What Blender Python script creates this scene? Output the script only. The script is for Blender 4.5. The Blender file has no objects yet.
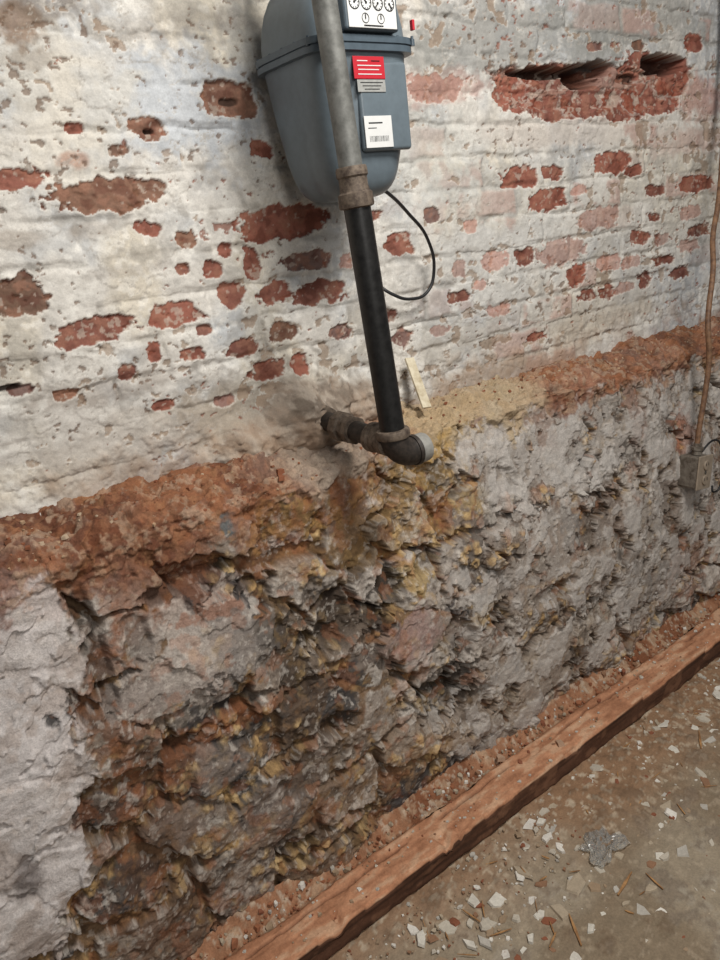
import bpy, bmesh, math, random
import numpy as np
from mathutils import Vector, Matrix
random.seed(5)
sc=bpy.context.scene
sc.view_settings.view_transform='Standard'

# ---------------------------------------------------------------- camera survey
F=740.0
Xa=np.array([0.793,0.285,-0.538]); Xa/=np.linalg.norm(Xa)
Ua=np.array([-0.114,0.937,0.3286]); Ua-=Xa*Ua.dot(Xa); Ua/=np.linalg.norm(Ua)
Ya=np.cross(Ua,Xa)
CAM=np.array([0,0,1.42])
def ray(u,v):
    c=np.array([u-360.0,480.0-v,-F]); return np.array([c@Xa,c@Ya,c@Ua])
def on_y(u,v,y):
    r=ray(u,v); return CAM+r*(y/r[1])
def on_z(u,v,z):
    r=ray(u,v); return CAM+r*((z-CAM[2])/r[2])
def wallpatch(u,v,ru,rv,y):
    c=on_y(u,v,y); a=on_y(u+ru,v,y); b=on_y(u-ru,v,y); d=on_y(u,v-rv,y); e=on_y(u,v+rv,y)
    return c[0],c[2],abs(a[0]-b[0])/2,abs(d[2]-e[2])/2
cam=bpy.data.cameras.new('camera'); co=bpy.data.objects.new('camera',cam); sc.collection.objects.link(co)
R=Matrix(((Xa[0],Xa[1],Xa[2]),(Ya[0],Ya[1],Ya[2]),(Ua[0],Ua[1],Ua[2])))
co.matrix_world=Matrix.Translation(Vector(CAM))@R.to_4x4()
cam.sensor_fit='VERTICAL'; cam.sensor_height=36; cam.lens=36*F/960; cam.clip_start=0.02
sc.camera=co
FZ=.050   # finished floor level

# ---------------------------------------------------------------- noise
def hsh(ix,iy,s):
    with np.errstate(over='ignore'):
        n=(ix.astype(np.int64)*374761393+iy.astype(np.int64)*668265263+s*1442695041)&0xFFFFFFFF
        n=((n^(n>>13))*1274126177)&0xFFFFFFFF
        n=((n^(n>>15))*2246822519)&0xFFFFFFFF
        n=n^(n>>16)
    return (n&0xFFFFFF)/float(0xFFFFFF)
def vn(x,y,s=0):
    x=np.asarray(x,float); y=np.asarray(y,float)
    x0=np.floor(x); y0=np.floor(y); fx=x-x0; fy=y-y0
    fx=fx*fx*fx*(fx*(fx*6-15)+10); fy=fy*fy*fy*(fy*(fy*6-15)+10)
    x0=x0.astype(np.int64); y0=y0.astype(np.int64)
    a=hsh(x0,y0,s);b=hsh(x0+1,y0,s);c=hsh(x0,y0+1,s);d=hsh(x0+1,y0+1,s)
    return (a+(b-a)*fx+(c-a)*fy+(a-b-c+d)*fx*fy)*2-1
def fbm(x,y,s=0,o=4,g=0.5):
    t=0;a=1;n=0
    cx,cy=x,y
    for i in range(o):
        t=t+a*vn(cx,cy,s+i*17); n+=a; a*=g
        cx,cy=(cx*1.6-cy*1.2)+5.3,(cx*1.2+cy*1.6)+9.1
    return t/n*1.5
def worley(x,y,s=0,j=0.9,facet=False):
    x0=np.floor(x).astype(np.int64); y0=np.floor(y).astype(np.int64)
    f1=np.full(x.shape,9.0); f2=np.full(x.shape,9.0); idr=np.zeros(x.shape); fc=np.zeros(x.shape)
    for dx in (-1,0,1):
        for dy in (-1,0,1):
            cx=x0+dx; cy=y0+dy
            px=cx+.5+(hsh(cx,cy,s)-.5)*j; py=cy+.5+(hsh(cx,cy,s+91)-.5)*j
            d=np.hypot(px-x,py-y); r=hsh(cx,cy,s+57)
            m=d<f1
            if facet:
                q=(hsh(cx,cy,s+33)-.5)*(px-x)*2+(hsh(cx,cy,s+44)-.5)*(py-y)*2+(r-.5)*.8
                fc=np.where(m,q,fc)
            f2=np.where(m,f1,np.minimum(f2,d)); idr=np.where(m,r,idr); f1=np.where(m,d,f1)
    return (f1,f2,idr,fc) if facet else (f1,f2,idr)
def ss(a,b,x):
    t=np.clip((x-a)/(b-a),0,1); return t*t*(3-2*t)
def lin(c):
    c=np.array(c,float)/255.0
    return np.where(c<=0.04045,c/12.92,((c+0.055)/1.055)**2.4)
def mix(col,c,m):
    return col+(lin(c)-col)*m[...,None]

# ---------------------------------------------------------------- materials
def attr_mat(name,rough=0.92,bump=0.35,bscale=260,var=0.35,bdist=0.004,spec=0.25):
    m=bpy.data.materials.new(name); m.use_nodes=True; nt=m.node_tree; N=nt.nodes; L=nt.links
    b=N['Principled BSDF']; b.inputs['Roughness'].default_value=rough
    b.inputs['Specular IOR Level'].default_value=spec
    a=N.new('ShaderNodeAttribute'); a.attribute_name='Col'
    tc=N.new('ShaderNodeTexCoord')
    n1=N.new('ShaderNodeTexNoise'); n1.inputs['Scale'].default_value=bscale; n1.inputs['Detail'].default_value=5; n1.inputs['Roughness'].default_value=.7
    n2=N.new('ShaderNodeTexNoise'); n2.inputs['Scale'].default_value=bscale*.22; n2.inputs['Detail'].default_value=6; n2.inputs['Roughness'].default_value=.75
    for n in (n1,n2): L.new(tc.outputs['Object'],n.inputs['Vector'])
    ad=N.new('ShaderNodeMath'); ad.operation='ADD'; L.new(n1.outputs['Fac'],ad.inputs[0]); L.new(n2.outputs['Fac'],ad.inputs[1])
    mr=N.new('ShaderNodeMapRange'); mr.inputs['From Min'].default_value=.7; mr.inputs['From Max'].default_value=1.3
    mr.inputs['To Min'].default_value=1-var; mr.inputs['To Max'].default_value=1+var
    L.new(ad.outputs[0],mr.inputs['Value'])
    vm=N.new('ShaderNodeVectorMath'); vm.operation='SCALE'; L.new(a.outputs['Color'],vm.inputs[0]); L.new(mr.outputs[0],vm.inputs['Scale'])
    L.new(vm.outputs[0],b.inputs['Base Color'])
    bp=N.new('ShaderNodeBump'); bp.inputs['Strength'].default_value=bump; bp.inputs['Distance'].default_value=bdist
    L.new(ad.outputs[0],bp.inputs['Height']); L.new(bp.outputs[0],b.inputs['Normal'])
    return m
def mat(name,c,rough=.5,metal=0,var=.2,nscale=40,bump=.1,bdist=.001,c2=None,spec=.5,trans=0):
    m=bpy.data.materials.new(name); m.use_nodes=True; nt=m.node_tree; N=nt.nodes; L=nt.links
    b=N['Principled BSDF']; b.inputs['Roughness'].default_value=rough; b.inputs['Metallic'].default_value=metal
    b.inputs['Specular IOR Level'].default_value=spec; b.inputs['Transmission Weight'].default_value=trans
    tc=N.new('ShaderNodeTexCoord'); n=N.new('ShaderNodeTexNoise'); n.inputs['Scale'].default_value=nscale; n.inputs['Detail'].default_value=6; n.inputs['Roughness'].default_value=.65
    L.new(tc.outputs['Object'],n.inputs['Vector'])
    r=N.new('ShaderNodeValToRGB'); L.new(n.outputs['Fac'],r.inputs[0])
    l=lin(c); l2=lin(c2) if c2 else l*(1-var)
    r.color_ramp.elements[0].position=.35; r.color_ramp.elements[0].color=(*l2,1)
    r.color_ramp.elements[1].position=.62; r.color_ramp.elements[1].color=(*np.minimum(l*(1+var*.4),1),1)
    L.new(r.outputs[0],b.inputs['Base Color'])
    bp=N.new('ShaderNodeBump'); bp.inputs['Strength'].default_value=bump; bp.inputs['Distance'].default_value=bdist
    L.new(n.outputs['Fac'],bp.inputs['Height']); L.new(bp.outputs[0],b.inputs['Normal'])
    return m

def mesh_np(name,co_,quads,col,material,smooth=True):
    me=bpy.data.meshes.new(name)
    nv=len(co_); nf=len(quads); k=quads.shape[1]
    me.vertices.add(nv); me.vertices.foreach_set('co',co_.astype(np.float32).ravel())
    me.loops.add(nf*k); me.loops.foreach_set('vertex_index',quads.astype(np.int32).ravel())
    me.polygons.add(nf); me.polygons.foreach_set('loop_start',np.arange(0,nf*k,k,dtype=np.int32))
    me.polygons.foreach_set('use_smooth',np.full(nf,smooth,dtype=bool))
    me.update(calc_edges=True)
    if col is not None:
        a=me.color_attributes.new('Col','FLOAT_COLOR','POINT')
        c4=np.ones((nv,4),np.float32); c4[:,:3]=np.clip(col.reshape(-1,3),0,1); a.data.foreach_set('color',c4.ravel())
    me.materials.append(material)
    o=bpy.data.objects.new(name,me); sc.collection.objects.link(o); return o
def grid_obj(name,P,col,material,flip=False):
    ny,nx=P.shape[:2]
    i=np.arange(nx-1); j=np.arange(ny-1); J,I=np.meshgrid(j,i,indexing='ij')
    a=J*nx+I; q=np.stack([a,a+1,a+nx+1,a+nx],-1).reshape(-1,4)
    if flip: q=q[:,::-1]
    return mesh_np(name,P.reshape(-1,3),q,col,material)

def spaced(a,b,d0,d1):
    out=[a]; 
    while out[-1]<b:
        t=(out[-1]-a)/(b-a); out.append(out[-1]+d0+(d1-d0)*t)
    return np.array(out)
xs=np.concatenate([np.arange(-1.2,-.15,.03),spaced(-.15,2.7,.0017,.0036),np.arange(2.73,4.6,.03)])

# ================================================================ upper brick wall
YB=1.33
zs=np.concatenate([np.arange(.90,1.95,.0021),np.arange(1.97,2.62,.03)])
Z,X=np.meshgrid(zs,xs,indexing='ij')
wx=fbm(X/.05,Z/.05,3,3)*.009; wz=fbm(X/.05,Z/.06,8,3)*.005
zc=Z+.0165*(X-.5)+wz
rw=(zc-1.297)/.07+.5; row=np.floor(rw); rz=(rw-row-.5)*.07
bxx=(X+wx+(row%2)*.108+.02)/.216; bi=np.floor(bxx); lx=(bxx-bi-.5)*.216
ed=np.minimum(.035-np.abs(rz),.108-np.abs(lx))
joint=1-ss(.001,.012,ed)
brand=hsh(bi.astype(np.int64),row.astype(np.int64),5)
n1=fbm(X/.35,Z/.35,31,4); n2=fbm(X/.12,Z/.12,33,5); n3=fbm(X/.03,Z/.03,35,4); n4=fbm(X/.012,Z/.012,37,3)
h=-.0045*joint*(.25+.75*ss(-.35,.45,fbm(X/.10,Z/.10,12,4)))+(brand-.5)*.0035
h+=fbm(X/.15,Z/.15,21,3)*.004+fbm(X/.03,Z/.03,22,4)*.0013+fbm(X/.009,Z/.009,23,3)*.0005
col=np.zeros(X.shape+(3,))+lin((204,199,191))
col=mix(col,(172,177,182),ss(-.1,.55,n1+n2*.5)*.65)
col=mix(col,(212,201,180),ss(.0,.6,-n1+n2*.6)*.6)
col=mix(col,(154,150,144),ss(.1,.5,n3*.7+n2*.6)*.45)
col=mix(col,(228,224,216),ss(.1,.5,n4*.6-n3*.6)*.45)
col=mix(col,(146,139,130),joint*ss(-.2,.5,n3+n2)*.4)
def blobs(lst,col,Y,XX,ZZ,s,warp=.03,soft=.35,wk=(.45,.26)):
    w1=fbm(XX/.07,ZZ/.07,s,4); w2=fbm(XX/.015,ZZ/.015,s+5,3)
    for (u,v,ru,rv,c,st) in lst:
        cx,cz,a,b=wallpatch(u,v,ru,rv,Y)
        d=np.hypot((XX-cx)/a,(ZZ-cz)/b)+w1*wk[0]+w2*wk[1]
        m=(1-ss(1-soft,1+soft,d))*st
        col=mix(col,c,m)
    return col
up=[(180,110,90,60,(172,182,194),.55),(60,100,70,80,(208,200,185),.5),(520,35,110,40,(146,145,141),.8),(640,20,80,30,(140,139,134),.7),
 (440,150,50,50,(186,186,180),.5),(500,230,70,90,(178,179,178),.4),(560,330,120,30,(182,175,164),.6),(270,400,70,35,(140,130,118),.7),
 (150,440,120,30,(160,146,130),.5),(60,430,80,30,(196,190,182),.5),(15,20,26,26,(120,90,64),.75),(45,5,50,14,(105,90,76),.6),
 (700,100,26,24,(164,104,84),.6),(690,140,40,14,(190,158,144),.6),(600,130,110,14,(198,188,178),.7),(440,88,40,16,(176,126,112),.5),
 (70,160,14,8,(160,110,85),.6),(330,400,60,25,(122,110,98),.7),(430,60,18,40,(125,125,120),.5),(640,210,70,60,(194,190,182),.4),
 (310,395,30,16,(88,78,70),.5),(100,390,60,14,(112,96,84),.45),(60,300,40,10,(214,210,202),.4),(245,60,20,60,(134,138,142),.4),(30,60,30,12,(120,104,88),.4),  # tall cool grey blob left of the meter paints in its soft shadow
 (120,30,60,14,(150,142,132),.5),(20,240,26,8,(140,124,108),.4),(130,270,40,8,(150,142,134),.4),(470,380,50,14,(150,138,122),.5),(600,320,60,10,(170,158,142),.5),
 (300,80,60,16,(130,130,128),.3),(90,230,30,10,(150,136,122),.4),(200,180,30,10,(150,146,142),.35),(220,20,50,12,(120,112,104),.4)]
col=blobs(up,col,YB,X,Z,61)
pink=(1-joint)*ss(.6,.75,brand)*ss(-.2,.3,n2+.5*n3)*ss(.9,1.6,X)
col=mix(col,(180,144,132),pink*.6)
fl=fbm(X/.035,Z/.028,71,5)+.35*fbm(X/.4,Z/.3,73,2)+ .12*joint
cm=ss(.76,.80,fl); cr=ss(.60,.76,fl)*(1-cm)
h-=.0022*cm
col=mix(col,(146,124,104),cm*.7); col=mix(col,(220,216,208),cr*.4)
fl2=fbm(X/.016,Z/.012,77,4)+.3*fbm(X/.3,Z/.2,78,2)
c2=ss(.88,.94,fl2); h-=.0025*c2; col=mix(col,(112,90,74),c2*.75)
tr=fbm(X/.10,Z/.07,171,6,.6); tm=ss(.12,.15,tr); h+=.0012*tm; col=mix(col,(172,165,156),(ss(.06,.12,tr)*(1-tm))*.7)
br=[(15,178,32,10,0),(115,195,52,16,1),(150,229,12,8,0),(148,130,15,10,1),(230,100,26,16,1),(284,222,42,15,0),(20,295,26,18,1),(100,329,39,13,0),
(176,313,25,13,0),(214,268,9,9,0),(186,240,9,8,1),(183,269,7,6,0),(253,265,7,15,0),(303,262,22,9,2),(234,295,11,12,0),(275,292,15,10,0),
(240,348,15,9,0),(283,333,12,9,1),(322,292,22,11,0),(155,350,7,10,0),(192,354,13,6,0),(268,370,17,8,0),(300,366,7,10,0),(126,373,9,7,0),
(400,245,12,11,0),(460,270,7,8,3),(459,297,9,6,0),(495,262,11,9,3),(525,258,9,9,0),(562,252,21,12,3),(548,200,17,10,0),(520,177,17,11,0),
(600,218,18,10,3),(613,163,18,10,0),(551,173,8,7,0),(640,238,9,7,0),(655,190,8,6,0),(695,183,16,8,0),(690,212,10,6,3),(577,275,9,11,0),
(610,262,12,7,3),(588,295,8,5,0),(608,292,8,7,0),(625,288,9,5,3),(645,280,7,8,0),(681,272,10,6,0),(655,217,5,4,0),(403,340,10,9,2),(388,315,8,6,0),
(345,262,8,7,3),(340,330,10,8,2),(435,88,27,13,3),(693,42,8,9,0),(690,245,8,6,3),(630,262,9,5,3),(500,310,9,6,3),(536,336,8,4,0),
(440,330,8,5,3),(262,150,10,8,0),(120,150,9,5,1),(75,128,8,5,0),(225,250,7,6,0),(205,330,8,5,0),(65,395,12,5,1),(20,390,12,5,2),
(165,405,11,5,0),(660,240,8,5,3),(700,230,10,6,0),(665,260,8,5,0),(470,225,7,6,3),(430,215,7,6,2),(580,190,8,5,3),(635,170,8,5,0),
(520,92,22,20,0),(556,108,24,12,0),(592,100,24,16,0),(626,104,20,16,0),(655,98,24,16,0),(560,76,28,12,0),(640,66,14,14,0),(675,75,16,18,0),
(480,285,6,5,3),(375,215,7,5,0),(225,400,10,5,2),(640,45,7,5,1),(597,46,9,4,2)]
bc=[(128,70,53),(116,80,60),(120,90,82),(174,122,106)]
w1=fbm(X/.03,Z/.03,81,5,.6); w2=fbm(X/.008,Z/.008,82,2); bn=fbm(X/.02,Z/.02,83,4)
expo=np.zeros_like(X)
for k,(u,v,ru,rv,t) in enumerate(br):
    cx,cz,a,b=wallpatch(u,v,ru,rv,YB)
    a*=1.06; b*=1.06
    sl_=(np.abs(X-cx)<a*2.2)&(np.abs(Z-cz)<b*2.2)
    off=np.zeros_like(X); off[sl_]=fbm(X[sl_]/.026,Z[sl_]/.020,900+k,5,.6)
    d=(np.abs((X-cx)/a)**2.8+np.abs((Z-cz)/b)**2.8)**(1/2.8)+off*.44*min(1,.022/b)+w2*.06
    m=1-ss(.97,1.03,d); rim=(1-ss(1.03,1.25,d))*(1-m)
    col=mix(col,(210,204,194),rim*.5)
    f=random.uniform(.88,1.12); c=tuple(np.array(bc[t])*f)
    col=mix(col,c,m*(.93 if t<3 else .6)); expo=np.maximum(expo,m*(1 if t<3 else .4))
h-=expo*(.0045+bn*.0010+.0005*w2)
col=mix(col,(92,50,39),expo*ss(.1,.5,bn)*.5); col=mix(col,(156,112,92),expo*ss(.15,.5,-bn)*.45); col=mix(col,(190,176,162),expo*ss(.42,.5,w1*.7+w2*.5)*.5)
nk=fbm(X/.022,Z/.016,791,5,.6)+.25*fbm(X/.3,Z/.25,793,2)-.2*joint
nm=ss(.80,.84,nk); h-=nm*.003; col=mix(col,(134,84,66),nm*.8)
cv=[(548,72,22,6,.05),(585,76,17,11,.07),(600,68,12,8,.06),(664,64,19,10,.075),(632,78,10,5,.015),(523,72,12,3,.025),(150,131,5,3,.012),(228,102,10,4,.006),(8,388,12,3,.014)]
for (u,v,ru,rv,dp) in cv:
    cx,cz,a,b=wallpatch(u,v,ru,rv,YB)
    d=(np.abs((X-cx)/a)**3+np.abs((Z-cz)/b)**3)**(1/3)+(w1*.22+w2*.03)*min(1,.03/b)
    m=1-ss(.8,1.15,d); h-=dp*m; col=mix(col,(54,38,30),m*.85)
cx,cz,a,b=wallpatch(600,88,92,22,YB)
d=(np.abs((X-cx)/a)**4+np.abs((Z-cz)/b)**4)**.25+w1*.25
m=1-ss(.92,1.04,d); h-=m*(.012+.006*w1); col=mix(col,(134,84,64),m*(1-expo)*.8); col=mix(col,(180,164,150),m*ss(.2,.5,bn+.5*w1)*.6)
wl=fbm(X/.06,Z/.06,881,3)
def lumpw(cx,cz,a,b,amt):
    d=np.hypot((X-cx)/a,(Z-cz)/b)+wl*.2; return amt*(1-ss(.15,1.25,d))
lm=np.maximum.reduce([lumpw(.785,1.03,.14,.095,.092),lumpw(.66,1.01,.12,.07,.050),lumpw(.93,1.03,.12,.06,.035)])
h+=lm+ss(.004,.03,lm)*(.006*w1+.002*w2)
lk=ss(.006,.028,lm); col=mix(col,(146,132,118),lk*.75); col=mix(col,(108,96,84),lk*ss(.1,.5,bn+w1*.5)*.6); col=mix(col,(180,168,154),lk*ss(.2,.5,-bn+.4*w1)*.5)
nd=ss(1.10,1.0,Z+.04*w1); h+=nd*.010; col=mix(col,(152,124,100),nd*.6*ss(-.4,.4,n2))
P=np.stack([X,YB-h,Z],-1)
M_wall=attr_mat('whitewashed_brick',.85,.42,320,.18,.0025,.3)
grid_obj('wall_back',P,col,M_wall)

# ================================================================ lower rubble wall with ledge
YL=1.15
zt=.962-.017*xs+fbm(xs/.25,xs*0,401,3)*.010
zb=1.015-.017*xs
yf=1.190+fbm(xs/.3,xs*0+3,403,3)*.012+.03*(ss(.75,.95,xs)-ss(1.35,1.6,xs))
sf=np.arange(0,460)/460.0; sl=np.arange(0,89)/88.0
S=np.concatenate([sf,1+sl])
SS,X=np.meshgrid(S,xs,indexing='ij')
ZT=zt[None,:]; ZBk=zb[None,:]; YF=yf[None,:]
t=np.clip(SS,0,1); t2=np.clip(SS-1,0,1)
face_y=1.135+(YF-1.135)*ss(.35,1.1,t)/ss(.35,1.1,np.array(1.0))-.012*np.sin(t*math.pi*1.0)
base_z=np.where(SS<1,t*ZT,ZT+(ZBk-ZT)*(1-(1-t2)**2.2))
base_y=np.where(SS<1,face_y,YF+(YB+.02-YF)*t2**1.15)
Sd=np.where(SS<1,t*ZT,ZT+t2*.16)
ang=ss(.90,1.3,SS)*math.pi/2*.85
Ny=-np.cos(ang); Nz=np.sin(ang)
Z=Sd
w1=fbm(X/.10,Z/.10,111,4); wq=fbm(X/.10,Z/.10,113,4); w2=fbm(X/.02,Z/.02,115,4,.6); w3=fbm(X/.007,Z/.007,117,3)
f1,f2,idr,fcA=worley((X+w1*.03)/.17+(Z+wq*.03)/.5,(Z+wq*.03)/.13-X*.6,121,.9,True)
e=f2-f1
stone=ss(.06,.13,e+w2*.07-.10*(idr<.2))
_,_,idB,fcB=worley((X+w2*.006)/.062+Z*3,(Z+w2*.006)/.048-X*4,125,.95,True)
_,_,idC,fcC=worley((X+w3*.001)/.024+Z*7,(Z+w3*.001)/.020-X*8,127,.95,True)
g1,g2,idg=worley((X+w2*.004)/.027,(Z+w3*.002)/.024,131)
k1,k2,idk=worley((X+w3*.002)/.012,(Z+w2*.002)/.011,137)
sph1=np.sqrt(np.clip(1-(g1/.62)**2,0,1))*(.3+.9*idg); sph2=np.sqrt(np.clip(1-(k1/.62)**2,0,1))*(.3+.9*idk)
rough_n=fbm(X/.05,Z/.05,135,6,.58)
big=fbm(X/.2,Z/.16,139,3)
onl=ss(.90,1.03,SS+.015*w1*(SS<1))
def bm(u,v,ru,rv,s1=.25,wa=.4,wb=.2):
    cx,cz,a,b=wallpatch(u,v,ru,rv,YL); d=np.hypot((X-cx)/a,(Z-cz)/b)+w1*wa+w2*wb+(idB-.5)*.22
    return 1-ss(1-s1,1+s1,d)
plL=np.maximum.reduce([bm(15,650,58,80,.07),bm(20,760,66,90,.07),bm(10,890,78,75,.07),bm(55,850,34,60,.07)])
plR=np.maximum.reduce([bm(575,455,90,60,.1),bm(650,420,60,55,.1),bm(540,540,80,52,.1),bm(640,540,70,75,.1),bm(500,690,55,48,.1),bm(690,480,45,95,.1),bm(480,600,34,40,.1),bm(560,630,56,44,.1),bm(600,600,60,40,.1)])
pn=fbm(X/.065,Z/.08,141,5,.6)+(idB-.5)*.18
plate=plR*ss(-.24,-.20,pn); plate2=plR*ss(.12,.16,pn+.3*wq)
edgeP=plR*ss(-.34,-.25,pn)*(1-ss(-.24,-.18,pn))
cg=ss(-.4,.3,fbm(X/.06,Z/.06,143,3))
clump=ss(-.15,.25,fbm(X/.10,Z/.08,145,4))
h=-.010+stone*(.006+.020*idr)+.014*big+rough_n*.006+(fcA*.012)*stone+fcB*.0075*(1-.3*stone)+fcC*.0016
h+=(1-stone*(1-.6*clump))*cg*(sph1*.010+sph2*.0040)-(1-stone)*.006+stone*(w2*.0009+w3*.0004)
h=h*(1-plate*.93)+plate*(.009+.006*big+.0008*w2+.003*rough_n)+plate2*.0035
stl=[(205,640,74,62,.022),(160,690,55,30,.014),(405,632,27,30,.030),(230,530,24,16,.018),(350,555,30,20,.006),(270,800,50,32,.012),(215,765,32,22,.010),(360,700,26,40,.010),(120,590,28,22,.012),(320,467,46,24,.016),(470,650,16,24,.008)]
sm=np.zeros_like(X)
for (u,v,ru,rv,am) in stl:
    m=bm(u,v,ru,rv,.07,.35,.15); h=h+(am+.006*rough_n+.004*big+.0008*w2+fcB*.004-h)*m*.9; sm=np.maximum(sm,m)
hol=np.zeros_like(X)
for (u,v,ru,rv,am) in [(440,682,32,22,.036),(388,583,22,16,.032),(330,610,22,36,.018),(200,582,60,10,.022),(455,640,14,20,.022),(22,868,24,22,.03),(290,660,22,28,.016),(310,760,30,16,.014),(500,590,10,36,.012),(95,640,10,80,.018),(240,700,40,9,.022),(400,480,14,36,.01),(590,600,20,11,.014),(320,640,16,14,.026),(140,640,12,24,.013),(365,600,10,26,.018),(470,700,14,18,.018),(250,590,14,10,.02),(520,500,8,26,.010),(660,500,9,26,.010),(180,745,30,8,.02),(330,720,18,9,.02),(290,840,26,9,.02),(430,560,12,9,.02),(545,590,20,7,.012),(610,480,14,7,.010)]:
    mm=bm(u,v,ru,rv,.4,.5,.3)*(1-onl)*(1-plL); h-=am*mm; hol=np.maximum(hol,mm*min(1,am/.02))
hl=.014+.010*big+.006*fbm(X/.07,Z/.05,151,3)+.0012*w2-.007*ss(.0,.06,fbm(X/.07,Z/.06,153,4)-.12)+fcB*.002
h=h+plL*(hl-h)*.87
led=.002+fbm(X/.08,Z/.05,161,5,.6)*.017+sph1*.005*ss(-.5,.1,wq)+sph2*.0022+w2*.003+fcB*.007
h=h*(1-onl)+onl*led
h*=1-ss(1.85,2.0,SS)*.5
# ---- colour
tint=idg*.6+idk*.4
col=np.zeros(X.shape+(3,))+lin((124,99,75))
col=mix(col,(84,62,46),ss(-.1,.4,w1+w2*.5)*.75)
col=mix(col,(178,146,100),ss(.35,.7,tint)*.8*cg)
col=mix(col,(132,80,50),ss(.1,.5,rough_n+big*.5)*.4)
sA=ss(.60,.64,idr); sB=1-ss(.34,.38,idr)
stc=np.zeros_like(col)+lin((136,124,113)); stc=mix(stc,(172,163,154),sA); stc=mix(stc,(70,70,71),sB)
stc=stc*(1+.24*(idB-.5))[...,None]
col=col+(stc-col)*(stone*.88*ss(-.75,-.1,w2*.8+.5*w1+.1))[...,None]
col=mix(col,(196,187,177),stone*ss(.20,.32,w2*.6+wq*.6+(idB-.5)*.4)*.65)
low=[(40,575,90,20,(132,82,56),.7),(150,600,50,40,(120,76,50),.5),(70,600,50,24,(128,80,54),.6),(118,700,34,110,(112,72,50),.6),(150,840,60,90,(102,72,54),.5),
(250,900,100,60,(108,82,62),.4),(230,720,60,12,(134,84,56),.65),(170,760,50,22,(124,82,56),.5),(300,740,40,40,(114,88,66),.35),
(205,642,66,54,(160,148,139),.8),(160,690,50,22,(152,141,133),.75),(185,640,26,36,(188,177,167),.6),(215,612,34,9,(152,98,70),.55),(120,570,22,16,(162,144,128),.6),(250,645,24,30,(128,122,117),.6),
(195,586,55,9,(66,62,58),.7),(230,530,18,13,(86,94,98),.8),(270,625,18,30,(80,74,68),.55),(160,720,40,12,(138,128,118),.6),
(290,528,50,30,(164,128,76),.65),(330,505,60,14,(100,76,52),.5),(400,530,70,30,(156,124,76),.5),(300,565,40,14,(122,92,58),.5),(470,425,46,30,(184,154,100),.8),(440,470,44,28,(164,134,86),.65),(500,400,40,14,(180,152,106),.7),(400,480,30,20,(152,122,80),.5),
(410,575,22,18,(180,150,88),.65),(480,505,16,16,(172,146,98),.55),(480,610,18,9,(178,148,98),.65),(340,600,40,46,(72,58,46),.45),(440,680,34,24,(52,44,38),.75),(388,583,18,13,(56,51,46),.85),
(405,632,26,28,(154,130,123),.8),(405,655,26,8,(172,161,152),.6),(375,700,30,56,(128,112,98),.4),(300,690,36,34,(108,88,70),.35),
(575,455,80,50,(166,160,153),.6),(650,420,54,44,(160,153,146),.6),(530,550,70,46,(154,145,136),.5),(640,550,68,58,(150,141,132),.55),(500,695,50,38,(164,151,136),.6),(560,650,54,34,(150,134,116),.45),
(690,480,38,90,(160,154,147),.5),(600,392,70,9,(126,80,54),.7),(560,415,9,34,(116,74,50),.55),(640,400,7,44,(120,74,50),.55),(610,500,11,30,(108,80,58),.6),(665,520,8,56,(96,72,52),.6),(680,560,18,24,(130,84,56),.6),(685,430,12,20,(156,94,64),.7),
(540,470,11,22,(100,80,62),.55),(520,620,28,9,(80,62,48),.6),(580,590,32,8,(84,64,50),.6),(470,560,11,32,(64,52,44),.6),(270,800,55,32,(136,122,113),.6),(215,762,32,22,(142,128,118),.6),(340,790,50,30,(128,102,78),.4),(400,740,40,30,(132,108,84),.45),
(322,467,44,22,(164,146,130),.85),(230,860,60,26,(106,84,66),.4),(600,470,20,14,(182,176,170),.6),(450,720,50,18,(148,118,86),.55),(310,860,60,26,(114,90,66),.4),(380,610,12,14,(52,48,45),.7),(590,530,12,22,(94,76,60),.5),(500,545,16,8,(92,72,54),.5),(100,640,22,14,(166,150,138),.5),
(430,600,12,20,(148,136,126),.5),(350,650,16,14,(128,116,106),.5),(280,590,16,10,(138,126,114),.5),(480,650,12,22,(144,130,118),.5),(190,810,26,14,(122,110,102),.5),(250,560,16,9,(150,132,112),.5)]
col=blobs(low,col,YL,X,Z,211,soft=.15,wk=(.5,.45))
nopl=(1-plate*.9)*(1-plL)
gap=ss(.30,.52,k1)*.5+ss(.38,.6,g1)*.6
col=mix(col,(50,39,31),np.clip(gap*cg*(1-stone*(1-.5*clump))*nopl*(1-sm*.9)*(1-onl),0,1)*.6)  # cavity shade painted into the gaps between crumbs, along with mild dirt
# crumbly tan mortar clumps
tc_=cg*clump*nopl*(1-sm*.8)*(1-onl)*ss(.55,.3,g1)*ss(.15,.5,idg)*ss(.15,.45,X)
col=mix(col,(176,144,98),tc_*.65); col=mix(col,(206,178,132),tc_*ss(.5,.8,idk)*.6)
col=mix(col,(58,45,36),ss(.25,.5,-rough_n+w2*.4)*.55*nopl*(1-sm*.8))  # low spots darkened in the colour as well, painted cavity shade with dirt
col=mix(col,(42,33,27),hol*.55)  # shade of the carved hollows painted into their colour
col=mix(col,(212,203,192),ss(.30,.42,w3*.5+w2*.5)*.3)
col=mix(col,(154,96,62),ss(.30,.45,fbm(X/.03,Z/.03,221,5)+.2*w1)*.3*nopl)
col=mix(col,(164,156,149),plate*(1-plL)*.35)
col=mix(col,(192,186,180),plate2*.5)
col=mix(col,(78,60,46),edgeP*.75)
pc=lin((203,195,191))
pmk=plL*(.8+.2*ss(-.3,.1,w2+w1))
col=col+(pc-col)*(pmk*.93)[...,None]
col=mix(col,(160,145,135),plL*ss(.2,.5,fbm(X/.06,Z/.05,231,5,.6))*.6)
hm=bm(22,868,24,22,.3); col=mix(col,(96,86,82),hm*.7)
lc=np.zeros_like(col)+lin((146,96,68))
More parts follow.
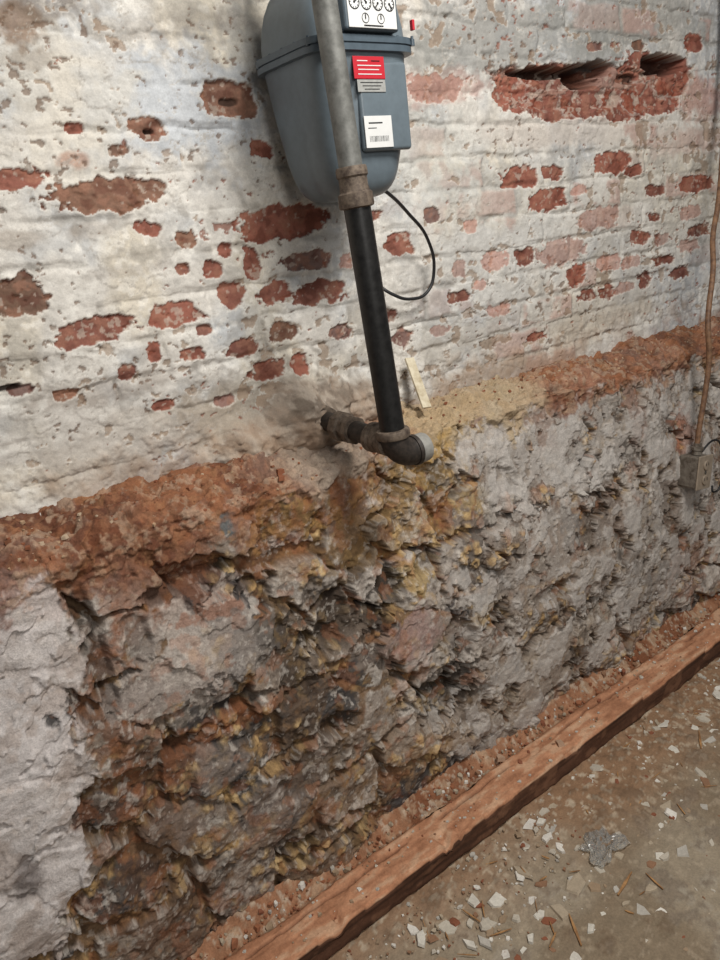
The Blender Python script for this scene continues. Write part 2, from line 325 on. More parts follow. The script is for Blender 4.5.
lc=mix(lc,(108,66,47),ss(-.2,.3,w1+w2*.5)); lc=mix(lc,(178,150,124),ss(.15,.4,w2+.4*wq)*.6); lc=mix(lc,(168,122,90),ss(.5,.8,idk)*.35); lc=mix(lc,(74,50,38),gap*.25)
lc=mix(lc,(170,156,140),ss(.64,.76,X+.05*w1)*(1-ss(.86,.92,X+.05*w1))*.75)
lc=mix(lc,(180,162,132),ss(.93,1.03,X+.04*w1)*(1-ss(1.35,1.5,X+.05*w1))*.8)
thick=.015*ss(.8,.4,X)
edge=ss(.945,.995,SS+thick+.055*w1+.045*w2+(idB-.5)*.04)
col=col+(lc-col)*(edge*.85)[...,None]
rr=ss(.80,.97,SS)*(1-edge)*ss(.0,.4,fbm(X/.05,Z/.2,241,4)+.2)*ss(1.0,.7,X)
col=mix(col,(130,82,56),rr*.6)
col=mix(col,(124,90,66),(1-ss(.05,.16,Z+.03*w1))*.6)
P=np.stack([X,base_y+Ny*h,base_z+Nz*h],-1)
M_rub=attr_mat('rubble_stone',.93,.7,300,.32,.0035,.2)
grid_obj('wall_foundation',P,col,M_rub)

# ================================================================ floor
fx=np.concatenate([np.arange(-1.5,.3,.04),np.arange(.3,2.8,.006),np.arange(2.84,4.6,.04)]); fy=np.concatenate([np.arange(-1.6,.4,.04),np.arange(.4,1.0,.004),[1.06,1.3,1.5]])
Yg,Xg=np.meshgrid(fy,fx,indexing='ij')
a=fbm(Xg/.3,Yg/.3,301,4); b=fbm(Xg/.05,Yg/.05,303,5,.6); c=fbm(Xg/.012,Yg/.012,305,3)
near=ss(.70,.99,Yg+.07*a+.05*b)
hf=a*.003+b*.0015+c*.0006+near*(.004+.006*b)
hf=np.minimum(hf,.02)*(Yg<1.01)+FZ
col=np.zeros(Xg.shape+(3,))+lin((148,135,116))
col=mix(col,(126,110,90),ss(-.2,.5,a)*.8); col=mix(col,(164,155,140),ss(.1,.5,b-.4*a)*.6)
col=mix(col,(144,111,84),near*.85); col=mix(col,(186,170,148),ss(.3,.5,c)*.5*near+ss(.45,.6,c)*.3)
col=mix(col,(92,72,54),ss(.15,.55,b+.3*c)*.5)
M_floor=attr_mat('dusty_concrete',.9,.5,240,.24,.002,.25)
grid_obj('floor',np.stack([Xg,Yg,hf],-1),col,M_floor)
def floor_h(x,y): return FZ-.0015+ (0.004*max(0,min(1,(y-.78)/.18)))

# dusty rubble strip between beam and wall
fx=np.arange(-.3,2.8,.0040); fy=np.arange(1.074,1.140,.0030)
Yg,Xg=np.meshgrid(fy,fx,indexing='ij')
def heapf(x,y):
    return .108+.030*ss(1.085,1.14,y)+fbm(x/.12,y/.12,311,4)*.009
a=fbm(Xg/.12,Yg/.12,311,4); b=fbm(Xg/.03,Yg/.03,313,5,.6); c=fbm(Xg/.01,Yg/.01,315,3)
hh=heapf(Xg,Yg)+b*.006+c*.003
col=np.zeros(Xg.shape+(3,))+lin((160,116,88))
col=mix(col,(128,84,60),ss(-.2,.4,a+.4*b)); col=mix(col,(190,162,134),ss(.15,.5,b)*.6); col=mix(col,(200,186,166),ss(.4,.55,c)*.5)
M_dust=attr_mat('brick_dust',.95,.9,260,.3,.003,.15)
grid_obj('brick_dust_heap',np.stack([Xg,Yg,hh],-1),col,M_dust)
def heap_h(x,y): return float(heapf(np.array([x]),np.array([y]))[0])

# ================================================================ timber beams
def beam(name,x0,x1,yc,zc_,w,hgt,ctop,cside,seed,notches=(),slope=0,groove=None):
    nL=int((x1-x0)/.004); nW=30; nH=14
    prof=[]
    for i in range(nW): prof.append((-.5+i/nW,.5))
    for i in range(nH): prof.append((.5,.5-i/nH))
    for i in range(nW): prof.append((.5-i/nW,-.5))
    for i in range(nH): prof.append((-.5,-.5+i/nH))
    prof=np.array(prof); n=len(prof)
    xl=np.linspace(x0,x1,nL)
    XX=np.repeat(xl[:,None],n,1); U=prof[None,:,0]*w; V=prof[None,:,1]*hgt
    arc=np.arange(n)[None,:]/n*8
    k=1-.08*np.exp(-((np.abs(prof[:,0])-.5)**2+(np.abs(prof[:,1])-.5)**2)*500)[None,:]
    nn=fbm(XX/.15,arc*1.0+0*XX,seed,3)*.003+fbm(XX/.02,arc*3+0*XX,seed+3,3)*.0014
    Yy=yc+slope*(XX-x0)+U*k+np.sign(U)*nn; Zz=zc_+V*k+np.sign(V)*nn*.9
    for (nx,wd,dp) in notches:
        m=np.exp(-((XX-nx)/wd)**4)*(prof[None,:,1]>.2)*(prof[None,:,0]<-.1); Zz-=m*dp*(.8+.4*fbm(XX/.01,arc+0*XX,seed+9,2))
    # worn front arris
    wa=ss(.05,.5,fbm(XX/.06,arc*0+0*XX,seed+31,4))*(prof[None,:,0]<-.40)*(prof[None,:,1]>.3); Zz-=wa*.010; Yy+=wa*.004
    top=(prof[:,1]>.42)[None,:]*np.ones_like(XX)
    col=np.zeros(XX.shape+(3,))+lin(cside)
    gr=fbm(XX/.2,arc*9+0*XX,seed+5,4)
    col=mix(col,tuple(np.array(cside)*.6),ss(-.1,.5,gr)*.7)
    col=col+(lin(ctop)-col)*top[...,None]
    d1=fbm(XX/.05,arc*2+0*XX,seed+7,4)
    col=mix(col,(202,168,138),top*ss(.1,.5,d1)*.6); col=mix(col,(136,90,64),top*ss(.1,.6,-d1)*.5)
    col=mix(col,(140,102,78),(1-top)*ss(.3,.6,d1)*.4)
    if groove is not None:
        gm=np.exp(-((prof[None,:,0]-groove)/.03)**2)*(prof[None,:,1]>.42)*ss(-.5,.0,fbm(XX/.1,arc*0+0*XX,seed+21,3)); Zz-=gm*.010; col=mix(col,(84,56,42),gm*.75)
    co_=np.stack([XX,Yy,Zz],-1).reshape(-1,3)
    J,I=np.meshgrid(np.arange(nL-1),np.arange(n),indexing='ij')
    q=np.stack([J*n+I,(J+1)*n+I,(J+1)*n+(I+1)%n,J*n+(I+1)%n],-1).reshape(-1,4)
    o=mesh_np(name,co_,q,col,M_wood)
    b_=bmesh.new(); b_.from_mesh(o.data); b_.verts.ensure_lookup_table()
    b_.faces.new([b_.verts[i] for i in range(n)]); b_.faces.new([b_.verts[(nL-1)*n+i] for i in range(n)][::-1])
    bmesh.ops.recalc_face_normals(b_,faces=b_.faces); b_.to_mesh(o.data); b_.free()
    return o
M_wood=attr_mat('dusty_timber',.88,.6,180,.25,.002,.2)
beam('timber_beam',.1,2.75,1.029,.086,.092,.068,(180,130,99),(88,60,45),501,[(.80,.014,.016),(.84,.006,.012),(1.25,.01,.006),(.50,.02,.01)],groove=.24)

# ================================================================ debris meshes
def chips(name,items,material):
    V=[];Fc=[];C=[]
    for (p,r,th,c,el) in items:
        n=random.randint(4,7); a0=random.random()*6.28
        pts=[]
        for i in range(n):
            an=a0+6.283*i/n+random.uniform(-.38,.38); rr=r*random.uniform(.5,1.15); pts.append((math.cos(an)*rr*el,math.sin(an)*rr/el))
        rot=Matrix.Rotation(random.random()*6.28,3,'Z')@Matrix.Rotation(random.gauss(0,.12),3,'X')@Matrix.Rotation(random.gauss(0,.12),3,'Y')
        b0=len(V)
        for zz,s in ((-.5,1),(.5,.86)):
            for (x,y) in pts:
                q=rot@Vector((x*s,y*s,zz*th+random.uniform(-.15,.15)*th)); V.append((p[0]+q.x,p[1]+q.y,p[2]+th*.5+q.z)); C.append(c)
        Fc.append([b0+i for i in range(n)][::-1]); Fc.append([b0+n+i for i in range(n)])
        for i in range(n): Fc.append([b0+i,b0+(i+1)%n,b0+n+(i+1)%n,b0+n+i])
    me=bpy.data.meshes.new(name); me.from_pydata(V,[],Fc); me.update()
    a=me.color_attributes.new('Col','FLOAT_COLOR','POINT'); c4=np.ones((len(V),4),np.float32); c4[:,:3]=np.array([lin(c) for c in C]); a.data.foreach_set('color',c4.ravel())
    me.materials.append(material); o=bpy.data.objects.new(name,me); sc.collection.objects.link(o); return o
M_chip=attr_mat('plaster_fragments',.9,.4,300,.18,.001,.25)
pal=[(204,198,186),(186,177,162),(170,155,134),(214,208,198),(154,132,108),(140,106,82),(178,172,162),(134,84,62)]
it=[]
for i in range(1800):
    x=random.uniform(.3,2.7); y=.975-abs(random.gauss(0,.18)); 
    if y<.3: continue
    r=min(.016,random.lognormvariate(-5.75,.6)); it.append(((x,y,floor_h(x,y)),r,r*.35+.001,random.choice(pal[1:] if r<.006 else pal),random.uniform(.85,1.3)))
for i in range(170):
    x=random.uniform(.6,2.4); y=.95-abs(random.gauss(0,.24))
    if y<.4: continue
    r=random.uniform(.010,.022); it.append(((x,y,floor_h(x,y)),r,r*.22,random.choice(pal[:4]+pal),random.uniform(.75,1.5)))
for (u,v,r) in [(575,883,.028),(523,873,.025),(560,911,.024),(530,824,.021),(497,903,.027),(547,838,.016),(665,858,.014),(487,925,.020),(600,800,.015),(620,795,.012),(545,812,.015),(590,930,.015),(530,940,.014),(705,720,.020),(640,770,.012),(625,905,.012),(470,945,.016),(650,890,.014),(690,820,.012),(560,850,.012)]:
    p=on_z(u,v,FZ-.001); it.append((tuple(p),r,.006,random.choice(pal[:4]),1.2))
chips('plaster_debris',it,M_chip)
it=[]
for i in range(650):
    x=random.uniform(.1,2.6); y=random.uniform(1.080,1.118); r=min(.011,random.lognormvariate(-5.75,.5))
    it.append(((x,y,heap_h(x,y)+.001),r,r*.9,random.choice(pal[2:]+[(150,98,70)]*4),1))
for (u,v) in [(545,708),(500,760),(560,745)]:
    p=on_z(u,v,.118); it.append((tuple(p),.014,.012,(176,146,122),1.1))
chips('masonry_crumbs',it,M_chip)
it=[]
for i in range(320):
    x=random.uniform(.15,2.6); y=random.uniform(.992,1.068); r=min(.008,random.lognormvariate(-6.0,.5)); it.append(((x,y,.1190),r,r*.7,random.choice(pal),1))
chips('beam_crumbs',it,M_chip)
it=[]
Lp=P[462:530]
for i in range(800):
    j=random.randint(0,Lp.shape[0]-1); k=random.randint(40,Lp.shape[1]-60); p=Lp[j,k]
    if not(-.1<p[0]<2.6): continue
    if .7<p[0]<1.3 and random.random()<.6: continue
    r=min(.010,random.lognormvariate(-6.0,.5)); it.append(((p[0],p[1],p[2]-.001),r,r*.8,random.choice([(180,160,136),(170,142,114)]+[(146,98,72),(134,84,60),(120,78,56)]*2),1))
chips('ledge_crumbs',it,M_chip)
V=[];Fc=[]
def stick(p,ang,L,w,tilt=0):
    b0=len(V); d=Vector((math.cos(ang)*math.cos(tilt),math.sin(ang)*math.cos(tilt),math.sin(tilt))); s=Vector((-math.sin(ang),math.cos(ang),0)); up=Vector((0,0,1))
    for t_,k in ((-.5,.5),(0,1.0),(.5,.25)):
        for a_,b_ in ((-1,0),(1,0),(1,1),(-1,1)): V.append(tuple(Vector(p)+d*(t_*L)+s*(a_*w*k*.5)+up*(b_*w*.6)))
    for q in range(2):
        for i in range(4): Fc.append([b0+q*4+i,b0+q*4+(i+1)%4,b0+q*4+4+(i+1)%4,b0+q*4+4+i])
    Fc.append([b0+3,b0+2,b0+1,b0]); Fc.append([b0+8,b0+9,b0+10,b0+11])
for i in range(90):
    x=random.uniform(.4,2.4); y=.95-abs(random.gauss(0,.22)); 
    if y>.3: stick((x,y,FZ+.004),random.random()*3.14,random.uniform(.012,.05),random.uniform(.0015,.004))
for (u,v,a_) in [(575,930,1.0),(625,884,.2),(700,740,.6)]: stick(tuple(on_z(u,v,FZ+.004)),a_,.07,.006)
me=bpy.data.meshes.new('wood_splinters'); me.from_pydata(V,[],Fc); me.materials.append(mat('splinter_wood',(170,128,82),.8,c2=(120,84,52)))
sc.collection.objects.link(bpy.data.objects.new('wood_splinters',me))

# ================================================================ generic parts
def empty(name,loc=(0,0,0)):
    e=bpy.data.objects.new(name,None); e.location=loc; e.empty_display_size=.05; sc.collection.objects.link(e); return e
def addmesh(name,V,Fc,m,smooth=True,par=None):
    me=bpy.data.meshes.new(name); me.from_pydata([tuple(v) for v in V],[],Fc); me.materials.append(m)
    b_=bmesh.new(); b_.from_mesh(me); bmesh.ops.recalc_face_normals(b_,faces=b_.faces); b_.to_mesh(me); b_.free()
    if smooth:
        for p in me.polygons: p.use_smooth=True
    o=bpy.data.objects.new(name,me); sc.collection.objects.link(o)
    if par: o.parent=par
    return o
def autosm(o,a=35):
    me=o.data; b_=bmesh.new(); b_.from_mesh(me)
    for e_ in b_.edges:
        if len(e_.link_faces)==2 and e_.calc_face_angle(0)>math.radians(a): e_.smooth=False
    b_.to_mesh(me); b_.free()
def lathe(name,prof,p0,p1,m,par=None,n=40,hexs=()):
    p0=Vector(p0); p1=Vector(p1); ax=(p1-p0).normalized(); s=ax.orthogonal().normalized(); q=ax.cross(s)
    V=[];Fc=[]
    for (t_,r) in prof:
        for i in range(n):
            a_=2*math.pi*i/n; V.append(p0+ax*t_+(s*math.cos(a_)+q*math.sin(a_))*r)
    for j in range(len(prof)-1):
        for i in range(n): Fc.append([j*n+i,j*n+(i+1)%n,(j+1)*n+(i+1)%n,(j+1)*n+i])
    Fc.append(list(range(n))[::-1]); Fc.append([(len(prof)-1)*n+i for i in range(n)])
    o=addmesh(name,V,Fc,m,True,par); autosm(o,30); return o
def tube(name,pts,r,m,par=None,res=12):
    cu=bpy.data.curves.new(name,'CURVE'); cu.dimensions='3D'; cu.bevel_depth=r; cu.bevel_resolution=5; cu.resolution_u=res; cu.use_fill_caps=True
    sp=cu.splines.new('BEZIER'); sp.bezier_points.add(len(pts)-1)
    for b_,p in zip(sp.bezier_points,pts): b_.co=p; b_.handle_left_type=b_.handle_right_type='AUTO'
    cu.materials.append(m); o=bpy.data.objects.new(name,cu); sc.collection.objects.link(o)
    dg=bpy.context.evaluated_depsgraph_get(); me=bpy.data.meshes.new_from_object(o.evaluated_get(dg)); bpy.data.objects.remove(o)
    for p in me.polygons: p.use_smooth=True
    o=bpy.data.objects.new(name,me); sc.collection.objects.link(o)
    if par: o.parent=par
    return o
def loft(name,secs,m,par=None,n=72,mod=None):
    V=[];Fc=[]
    for (z,cx,cy,hx,hy,ex) in secs:
        for i in range(n):
            a_=2*math.pi*(i+.5)/n; c_=math.cos(a_); s_=math.sin(a_)
            x=cx+hx*math.copysign(abs(c_)**(2/ex),c_); y=cy+hy*math.copysign(abs(s_)**(2/ex),s_)
            if mod: x,y=mod(x,y,z)
            V.append((x,y,z))
    for j in range(len(secs)-1):
        for i in range(n): Fc.append([j*n+i,j*n+(i+1)%n,(j+1)*n+(i+1)%n,(j+1)*n+i])
    Fc.append(list(range(n))[::-1]); Fc.append([(len(secs)-1)*n+i for i in range(n)])
    o=addmesh(name,V,Fc,m,True,par); autosm(o,40); return o
def box(name,c,s,m,par=None,bev=.002,rot=None,seg=3,smooth=False):
    b_=bmesh.new(); bmesh.ops.create_cube(b_,size=1)
    for v in b_.verts: v.co=Vector((v.co.x*s[0],v.co.y*s[1],v.co.z*s[2]))
    if bev>0: bmesh.ops.bevel(b_,geom=b_.edges[:],offset=bev,segments=seg,affect='EDGES',profile=.5)
    me=bpy.data.meshes.new(name); 
    M=Matrix.Translation(Vector(c))
    if rot is not None: M=M@rot
    b_.transform(M); b_.to_mesh(me); b_.free(); me.materials.append(m)
    if smooth:
        for p in me.polygons: p.use_smooth=True
    o=bpy.data.objects.new(name,me); sc.collection.objects.link(o)
    if par: o.parent=par
    return o

# ================================================================ gas meter
mb=mat('meter_grey_paint',(98,109,116),.38,0,.10,60,.15,.0006,spec=.5)
mdk=mat('meter_rim_paint',(76,88,97),.40,0,.15,60,.15,.0006)
red=mat('red_label',(184,28,44),.5,0,.05,20,0); white=mat('white_label',(214,214,212),.5,0,.06,30,0); black=mat('black_ink',(20,20,22),.5,0,.05,20,0)
steel=mat('brushed_plate',(176,176,172),.4,.3,.15,120,.1); brass=mat('screw_metal',(120,120,116),.4,.8,.2,200,.1)
M_=empty('gas_meter')
cx,cy=.880,1.195
def mod(x,y,z):
    if y<cy-.05:
        k=math.exp(-((x-(cx-.040))/.010)**2)*.010*min(1,max(0,(1.675-z)/.03)); y+=k
    if x<cx-.05:
        k=math.exp(-((y-(cy+.0))/.012)**2)*.006*min(1,max(0,(1.675-z)/.03)); x+=k
    return x,y
S_=[(1.458,cx,cy-.004,.034,.038,2.6)]
for (z,hx,hy,ex) in [(1.4585,.044,.048,2.8),(1.461,.054,.058,2.9),(1.466,.063,.067,3.0),(1.474,.071,.075,3.1),(1.485,.077,.081,3.3),(1.50,.082,.085,3.5),(1.53,.088,.090,3.8),(1.57,.093,.094,4.0),(1.61,.097,.098,4.3),(1.65,.100,.101,4.6),(1.672,.1015,.1025,4.8),(1.684,.102,.103,5)]: S_.append((z,cx,cy,hx,hy,ex))
loft('lower_case',S_,mb,M_,120,mod)
loft('flange_rim',[(1.682,cx,cy,.103,.104,5),(1.683,cx,cy,.111,.112,5.5),(1.6925,cx,cy,.111,.112,5.5),(1.693,cx,cy,.109,.110,5.5),(1.6945,cx,cy,.109,.110,5.5),(1.695,cx,cy,.112,.113,5.5),(1.705,cx,cy,.112,.113,5.5),(1.707,cx,cy,.105,.106,5.2)],mdk,M_,96)
loft('upper_case',[(1.705,cx,cy,.103,.104,5),(1.725,cx,cy,.1025,.1035,4.8),(1.750,cx,cy,.100,.101,4.4),(1.773,cx,cy,.095,.096,4.0),(1.792,cx,cy,.087,.088,3.6),(1.806,cx,cy,.076,.078,3.3),(1.816,cx,cy,.060,.064,3),(1.821,cx,cy,.04,.042,2.8)],mb,M_,96)
def pad(name,c,s,m,bev,par=M_,sm=True): return box(name,c,s,m,par,bev,None,6,sm)
pad('front_panel',(cx+.026,cy-.096,1.600),(.108,.014,.140),mb,.0068)
for i in range(7):
    x=cx-.096+.192*i/6; lathe('bolt_%d'%i,[(0,.004),(.010,.004),(.0102,.0025),(.015,.0025)],(x,cy-.105,1.693),(x,cy-.105,1.8),mdk,M_,12)
for i in range(5):
    y=cy-.08+.16*i/4; lathe('side_bolt_%d'%i,[(0,.004),(.010,.004),(.0102,.0025),(.015,.0025)],(cx-.105,y,1.693),(cx-.105,y,1.8),mdk,M_,12)
fy_=cy-.103
ixc=cx-.001
box('index_housing',(ixc,fy_-.004,1.750),(.112,.030,.082),mdk,M_,.005)
box('index_face',(ixc,fy_-.0195,1.7465),(.100,.002,.069),white,M_,.0008)
def disc(name,c,r,m,r2=None):
    p=Vector(c)
    if r2:
        V=[];Fc=[];n=28
        for rr in (r,r2):
            for i in range(n): V.append((p.x+rr*math.cos(6.2832*i/n),p.y,p.z+rr*math.sin(6.2832*i/n)))
        for i in range(n): Fc.append([i,(i+1)%n,n+(i+1)%n,n+i])
        return addmesh(name,V,Fc,m,False,M_)
    return lathe(name,[(0,r),(.0008,r)],p,p+Vector((0,-1,0)),m,M_,24)
yy=fy_-.0212
for i in range(4):
    x=ixc-.036+.024*i
    zz=1.748
    disc('dial_ring_%d'%i,(x,yy,zz),.0108,black,.0092); disc('dial_hub_%d'%i,(x,yy+.0004,zz),.0018,black)
    a_=[.6,2.2,4.0,5.3][i]; box('pointer_%d'%i,(x+.004*math.cos(a_),yy-.0005,zz+.004*math.sin(a_)),(.009,.0006,.0016),black,M_,0,Matrix.Rotation(-a_,4,'Y'))
    for t_ in range(10):
        b2=t_*.6283; box('tick_%d_%d'%(i,t_),(x+.0078*math.cos(b2),yy,zz+.0078*math.sin(b2)),(.002,.0004,.0008),black,M_,0,Matrix.Rotation(-b2,4,'Y'))
for i in range(2): disc('test_dial_%d'%i,(ixc-.016+.032*i,yy,1.726),.0075,black,.0064); box('test_pointer_%d'%i,(ixc-.016+.032*i,yy-.0004,1.728),(.0014,.0006,.007),black,M_,0)
for i in range(3): box('index_text_%d'%i,(ixc,yy,[1.768,1.7155,1.773][i]),(.05-.01*i,.0005,.0016),black,M_,0)
fp=cy-.1038
bx=cx-.004
box('red_badge',(bx,fp,1.6585),(.066,.002,.034),red,M_,.0008)
for i,(w,dz,xo) in enumerate([(.022,.010,-.014),(.018,.010,.014),(.05,.003,0),(.044,-.003,-.002),(.05,-.010,0)]): box('badge_text_%d'%i,(bx+xo,fp-.0013,1.6585+dz),(w,.0006,.0014),white if i!=1 else black,M_,0)
box('serial_plate',(bx+.002,fp,1.631),(.060,.002,.019),steel,M_,.0008)
for i in range(3): box('plate_text_%d'%i,(bx+.002,fp-.0012,1.636-.005*i),(.048-.008*i,.0005,.0012),black,M_,0)
box('barcode_label',(cx+.004,fp-.0002,1.560),(.060,.0016,.050),white,M_,.0004)
for i in range(16): box('bar_%d'%i,(cx-.017+.0027*i,fp-.0012,1.549),(random.choice([.0005,.0008,.0012]),.0005,.009),black,M_,0)
box('label_text',(cx-.002,fp-.0012,1.574),(.030,.0005,.002),black,M_,0); box('label_text_b',(cx-.01,fp-.0012,1.566),(.018,.0005,.0012),black,M_,0)
for sx in (-.06,.06):
    lathe('connection_boss',[(0,.03),(.02,.03),(.022,.034),(.05,.034),(.052,.021),(.2,.021)],(cx+sx,cy,1.79),(cx+sx,cy,2.1),mdk,M_,32)
box('mount_bracket',(cx,cy+.115,1.74),(.10,.035,.03),mdk,M_,.003)
box('lead_seal_tag',(cx+.090,fy_-.012,1.722),(.005,.008,.016),red,M_,.001)

# ================================================================ gas pipes
gp=mat('galvanised_dusty_pipe',(116,116,112),.55,.25,.25,50,.3,.0008,c2=(90,90,86))
bp_=mat('black_iron_pipe',(34,33,32),.42,.3,.4,70,.35,.001,c2=(20,19,18))
fit=mat('cast_fitting',(112,99,86),.7,.3,.3,90,.5,.0012,c2=(70,58,50))
cap=mat('grey_cap',(146,144,138),.6,.2,.2,90,.3)
dk=mat('dark_elbow',(60,52,46),.6,.3,.3,90,.4,.001,c2=(36,32,29))
G=empty('gas_pipe')
top=Vector((.761,1.055,1.93)); bot=Vector((.794,1.022,1.040))
ax=(bot-top).normalized()
def at(z): return top+(bot-top)*((top.z-z)/(top.z-bot.z))
zj=1.468
top2=top-ax*.55
lathe('upper_pipe',[(0,.0195),((at(zj)-top2).length,.0195)],top2,at(zj),gp,G,48)
lathe('lower_pipe',[(0,.0225),((bot-at(zj-.005)).length,.0225)],at(zj-.005),bot,bp_,G,48)
lathe('reducing_coupling',[(0,.0195),(.0,.0245),(.004,.026),(.014,.026),(.017,.0235),(.030,.0235),(.038,.0250),(.041,.0285),(.058,.0295),(.062,.0285),(.064,.0225)],at(zj+.035),at(zj-.05),fit,G,40)
E0=bot-ax*.004; c_el=.036
d2=Vector((1,-.06,.02)).normalized()
n=36
def sweep(name,pts,rad,m,par):
    V=[];Fc=[]
    pr=None
    for k,p in enumerate(pts):
        tg=(pts[min(k+1,len(pts)-1)]-pts[max(k-1,0)]).normalized()
        if pr is None: s=tg.orthogonal().normalized()
        else: s=(pr-tg*pr.dot(tg)).normalized()
        pr=s; q=tg.cross(s)
        for i in range(n): a_=2*math.pi*i/n; V.append(p+(s*math.cos(a_)+q*math.sin(a_))*rad[k])
    for j in range(len(pts)-1):
        for i in range(n): Fc.append([j*n+i,j*n+(i+1)%n,(j+1)*n+(i+1)%n,(j+1)*n+i])
    Fc.append(list(range(n))[::-1]); Fc.append([(len(pts)-1)*n+i for i in range(n)])
    return addmesh(name,V,Fc,m,True,par)
C=E0+d2*c_el
pts=[];rad=[]
for k in range(13):
    th=math.pi/2*k/12; pts.append(C-d2*c_el*math.cos(th)+ax*c_el*math.sin(th)); rad.append(.0262)
pts=[E0-ax*.004]+pts; rad=[.0262]+rad
endp=pts[-1]; pts.append(endp+d2*.004); rad.append(.0262)
sweep('elbow',pts,rad,dk,G)
lathe('elbow_collar',[(0,.0225),(.001,.0295),(.004,.031),(.013,.031),(.016,.0295),(.017,.024)],E0-ax*.016,E0,fit,G,40)
lathe('elbow_end_collar',[(0,.024),(.001,.0285),(.008,.0295),(.010,.0255)],endp,endp+d2*.1,dk,G,40)
lathe('end_cap',[(0,.023),(.001,.0275),(.018,.0275),(.022,.026),(.025,.021),(.026,.012)],endp+d2*.009,endp+d2*.2,cap,G,40)
bs=Vector((.791,1.04,1.034)); be=Vector((.800,1.335,1.045)); bd=(be-bs).normalized()
lathe('wall_branch',[(0,.020),((be-bs).length,.020)],bs,be,dk,G,36)
lathe('tee_body',[(0,.019),(.004,.026),(.040,.026),(.044,.0285),(.056,.0285),(.058,.021)],bs-bd*.012,be,fit,G,40)
lathe('branch_union',[(0,.021),(.001,.028),(.016,.028),(.018,.0245),(.034,.0245),(.036,.031),(.056,.031),(.060,.022)],bs+bd*.10,be,fit,G,8)
lathe('wall_collar',[(0,.021),(.001,.029),(.02,.031),(.05,.033)],bs+bd*.20,be,fit,G,36)

# ================================================================ small hose from the meter
bk=mat('black_rubber',(28,28,30),.5,0,.2,60,.1)
def W(u,v,y): return tuple(on_y(u,v,y))
H_=tube('sensing_tube',[W(368,180,1.20),W(384,190,1.21),W(408,213,1.25),W(428,240,1.275),W(434,270,1.29),W(428,291,1.295),W(410,299,1.295),W(392,294,1.30),W(380,286,1.315),W(376,280,1.34)],.0036,bk,M_)
a_=Vector((1.062,1.235,1.008)); b_=Vector((1.080,1.303,1.112)); dirv=(b_-a_).normalized(); sx=Vector((1,0,0)); sx=(sx-dirv*sx.dot(dirv)).normalized(); nz=sx.cross(dirv)
rot=Matrix((sx,nz,dirv)).transposed().to_4x4()
S1=empty('wooden_shim')
box('slat',(a_+b_)/2,(.024,.006,(b_-a_).length),mat('pale_wood',(206,196,172),.7,c2=(172,156,126)),S1,.001,rot)
for i in range(6):
    p=a_+dirv*(.018+.02*i)-nz*.0032; box('tick_mark_%d'%i,p,(.008,.0006,.0012),black,S1,0,rot)

# ================================================================ electrical box and cable
EB=empty('electrical_outlet_box')
galv=mat('galvanised_box',(130,122,112),.55,.4,.3,60,.3,c2=(92,82,72)); pl=mat('outlet_plate',(146,132,116),.5,0,.2,60,.2)
ec=on_y(703,472,1.075); rt=Matrix.Rotation(math.radians(8),4,'Y')
box('box_body',(ec[0],1.103,ec[2]),(.066,.06,.092),galv,EB,.004,rt)
box('cover_plate',(ec[0],1.071,ec[2]),(.074,.005,.100),pl,EB,.002,rt)
for s in (-.022,.022):
    c0_=Vector((ec[0],1.068,ec[2]))+rt.to_3x3()@Vector((0,0,s))
    lathe('receptacle',[(0,.0145),(.003,.0145),(.004,.0135)],c0_,c0_+Vector((0,-1,0)),pl,EB,24)
    for q in (-.006,.006): box('slot',(c0_.x+q,c0_.y-.0042,c0_.z+.003),(.002,.001,.008),black,EB,0)
lathe('cover_screw',[(0,.004),(.002,.004)],(ec[0],1.068,ec[2]),(ec[0],0,ec[2]),brass,EB,12)
cb=mat('aged_cable',(128,96,70),.6,0,.3,50,.2,c2=(86,60,44))
tp=rt.to_3x3()@Vector((0,0,.048))
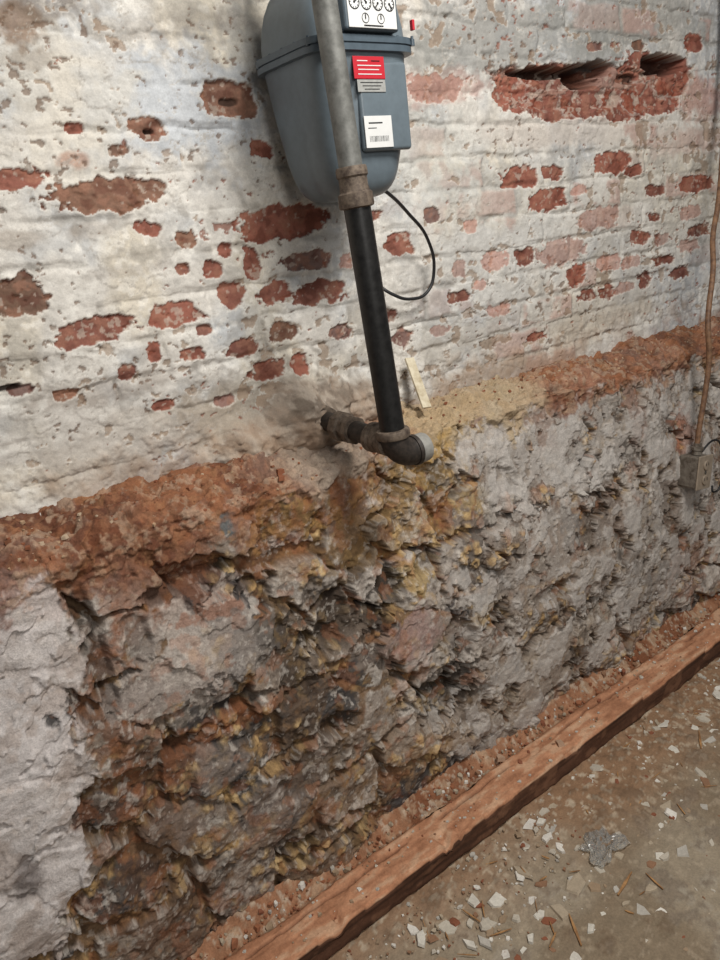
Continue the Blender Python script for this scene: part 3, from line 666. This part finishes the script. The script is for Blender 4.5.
lathe('cable_clamp',[(0,.014),(.012,.014),(.014,.018),(.022,.018),(.024,.012),(.034,.012)],Vector((ec[0],1.10,ec[2]))+tp,Vector((ec[0],1.10,ec[2]))+tp*2,galv,EB,8)
tube('feed_cable',[(ec[0]+.004,1.10,ec[2]+.06),W(699,430,1.10),W(704,400,1.10),W(709,360,1.10),W(708,320,1.11),W(713,270,1.14),W(713,235,1.18),W(718,205,1.2),W(722,160,1.24),W(726,60,1.28),W(728,-60,1.29)],.0075,cb,EB)
tube('spare_wire',[(ec[0]+.02,1.10,ec[2]+.045),W(716,440,1.09),W(722,450,1.085),W(722,478,1.07),W(714,492,1.075),W(712,486,1.09)],.003,black,EB)

# crumpled clear wrapper on the floor
b_=bmesh.new(); bmesh.ops.create_grid(b_,x_segments=26,y_segments=18,size=.5)
pc=on_z(603,846,FZ+.006)
for v in b_.verts:
    x,y=v.co.x,v.co.y; r=math.atan2(y,x); k=1-.2*math.sin(3*r)-.1*math.sin(7*r)
    z=abs(float(fbm(np.array([x*5]),np.array([y*5]),777,3)[0]))*.012
    v.co=Vector((pc[0]+x*.095*k,pc[1]+y*.07*k,FZ+.006+z))
me=bpy.data.meshes.new('plastic_wrapper'); b_.to_mesh(me); b_.free(); me.materials.append(mat('clear_plastic',(240,240,235),.15,0,.02,30,.1,trans=.8))
sc.collection.objects.link(bpy.data.objects.new('plastic_wrapper',me))

# ================================================================ lights
def area(name,loc,tgt,size,pw,col_):
    l=bpy.data.lights.new(name,'AREA'); l.shape='DISK'; l.size=size; l.energy=pw; l.color=col_
    o=bpy.data.objects.new(name,l); o.location=loc; o.rotation_euler=(Vector(tgt)-Vector(loc)).to_track_quat('-Z','Y').to_euler(); sc.collection.objects.link(o); return o
area('work_lamp',(.95,-.10,2.70),(.85,1.25,.8),.55,43,(1,.97,.92))
area('frontal_fill',(.2,-1.2,2.1),(.7,1.2,.6),.8,18,(1,.98,.94))  # soft fill added from the front, not a fitting of the room
w=bpy.data.worlds.new('world'); sc.world=w; w.use_nodes=True; bg=w.node_tree.nodes['Background']; bg.inputs[0].default_value=(.95,.96,1,1); bg.inputs[1].default_value=.15
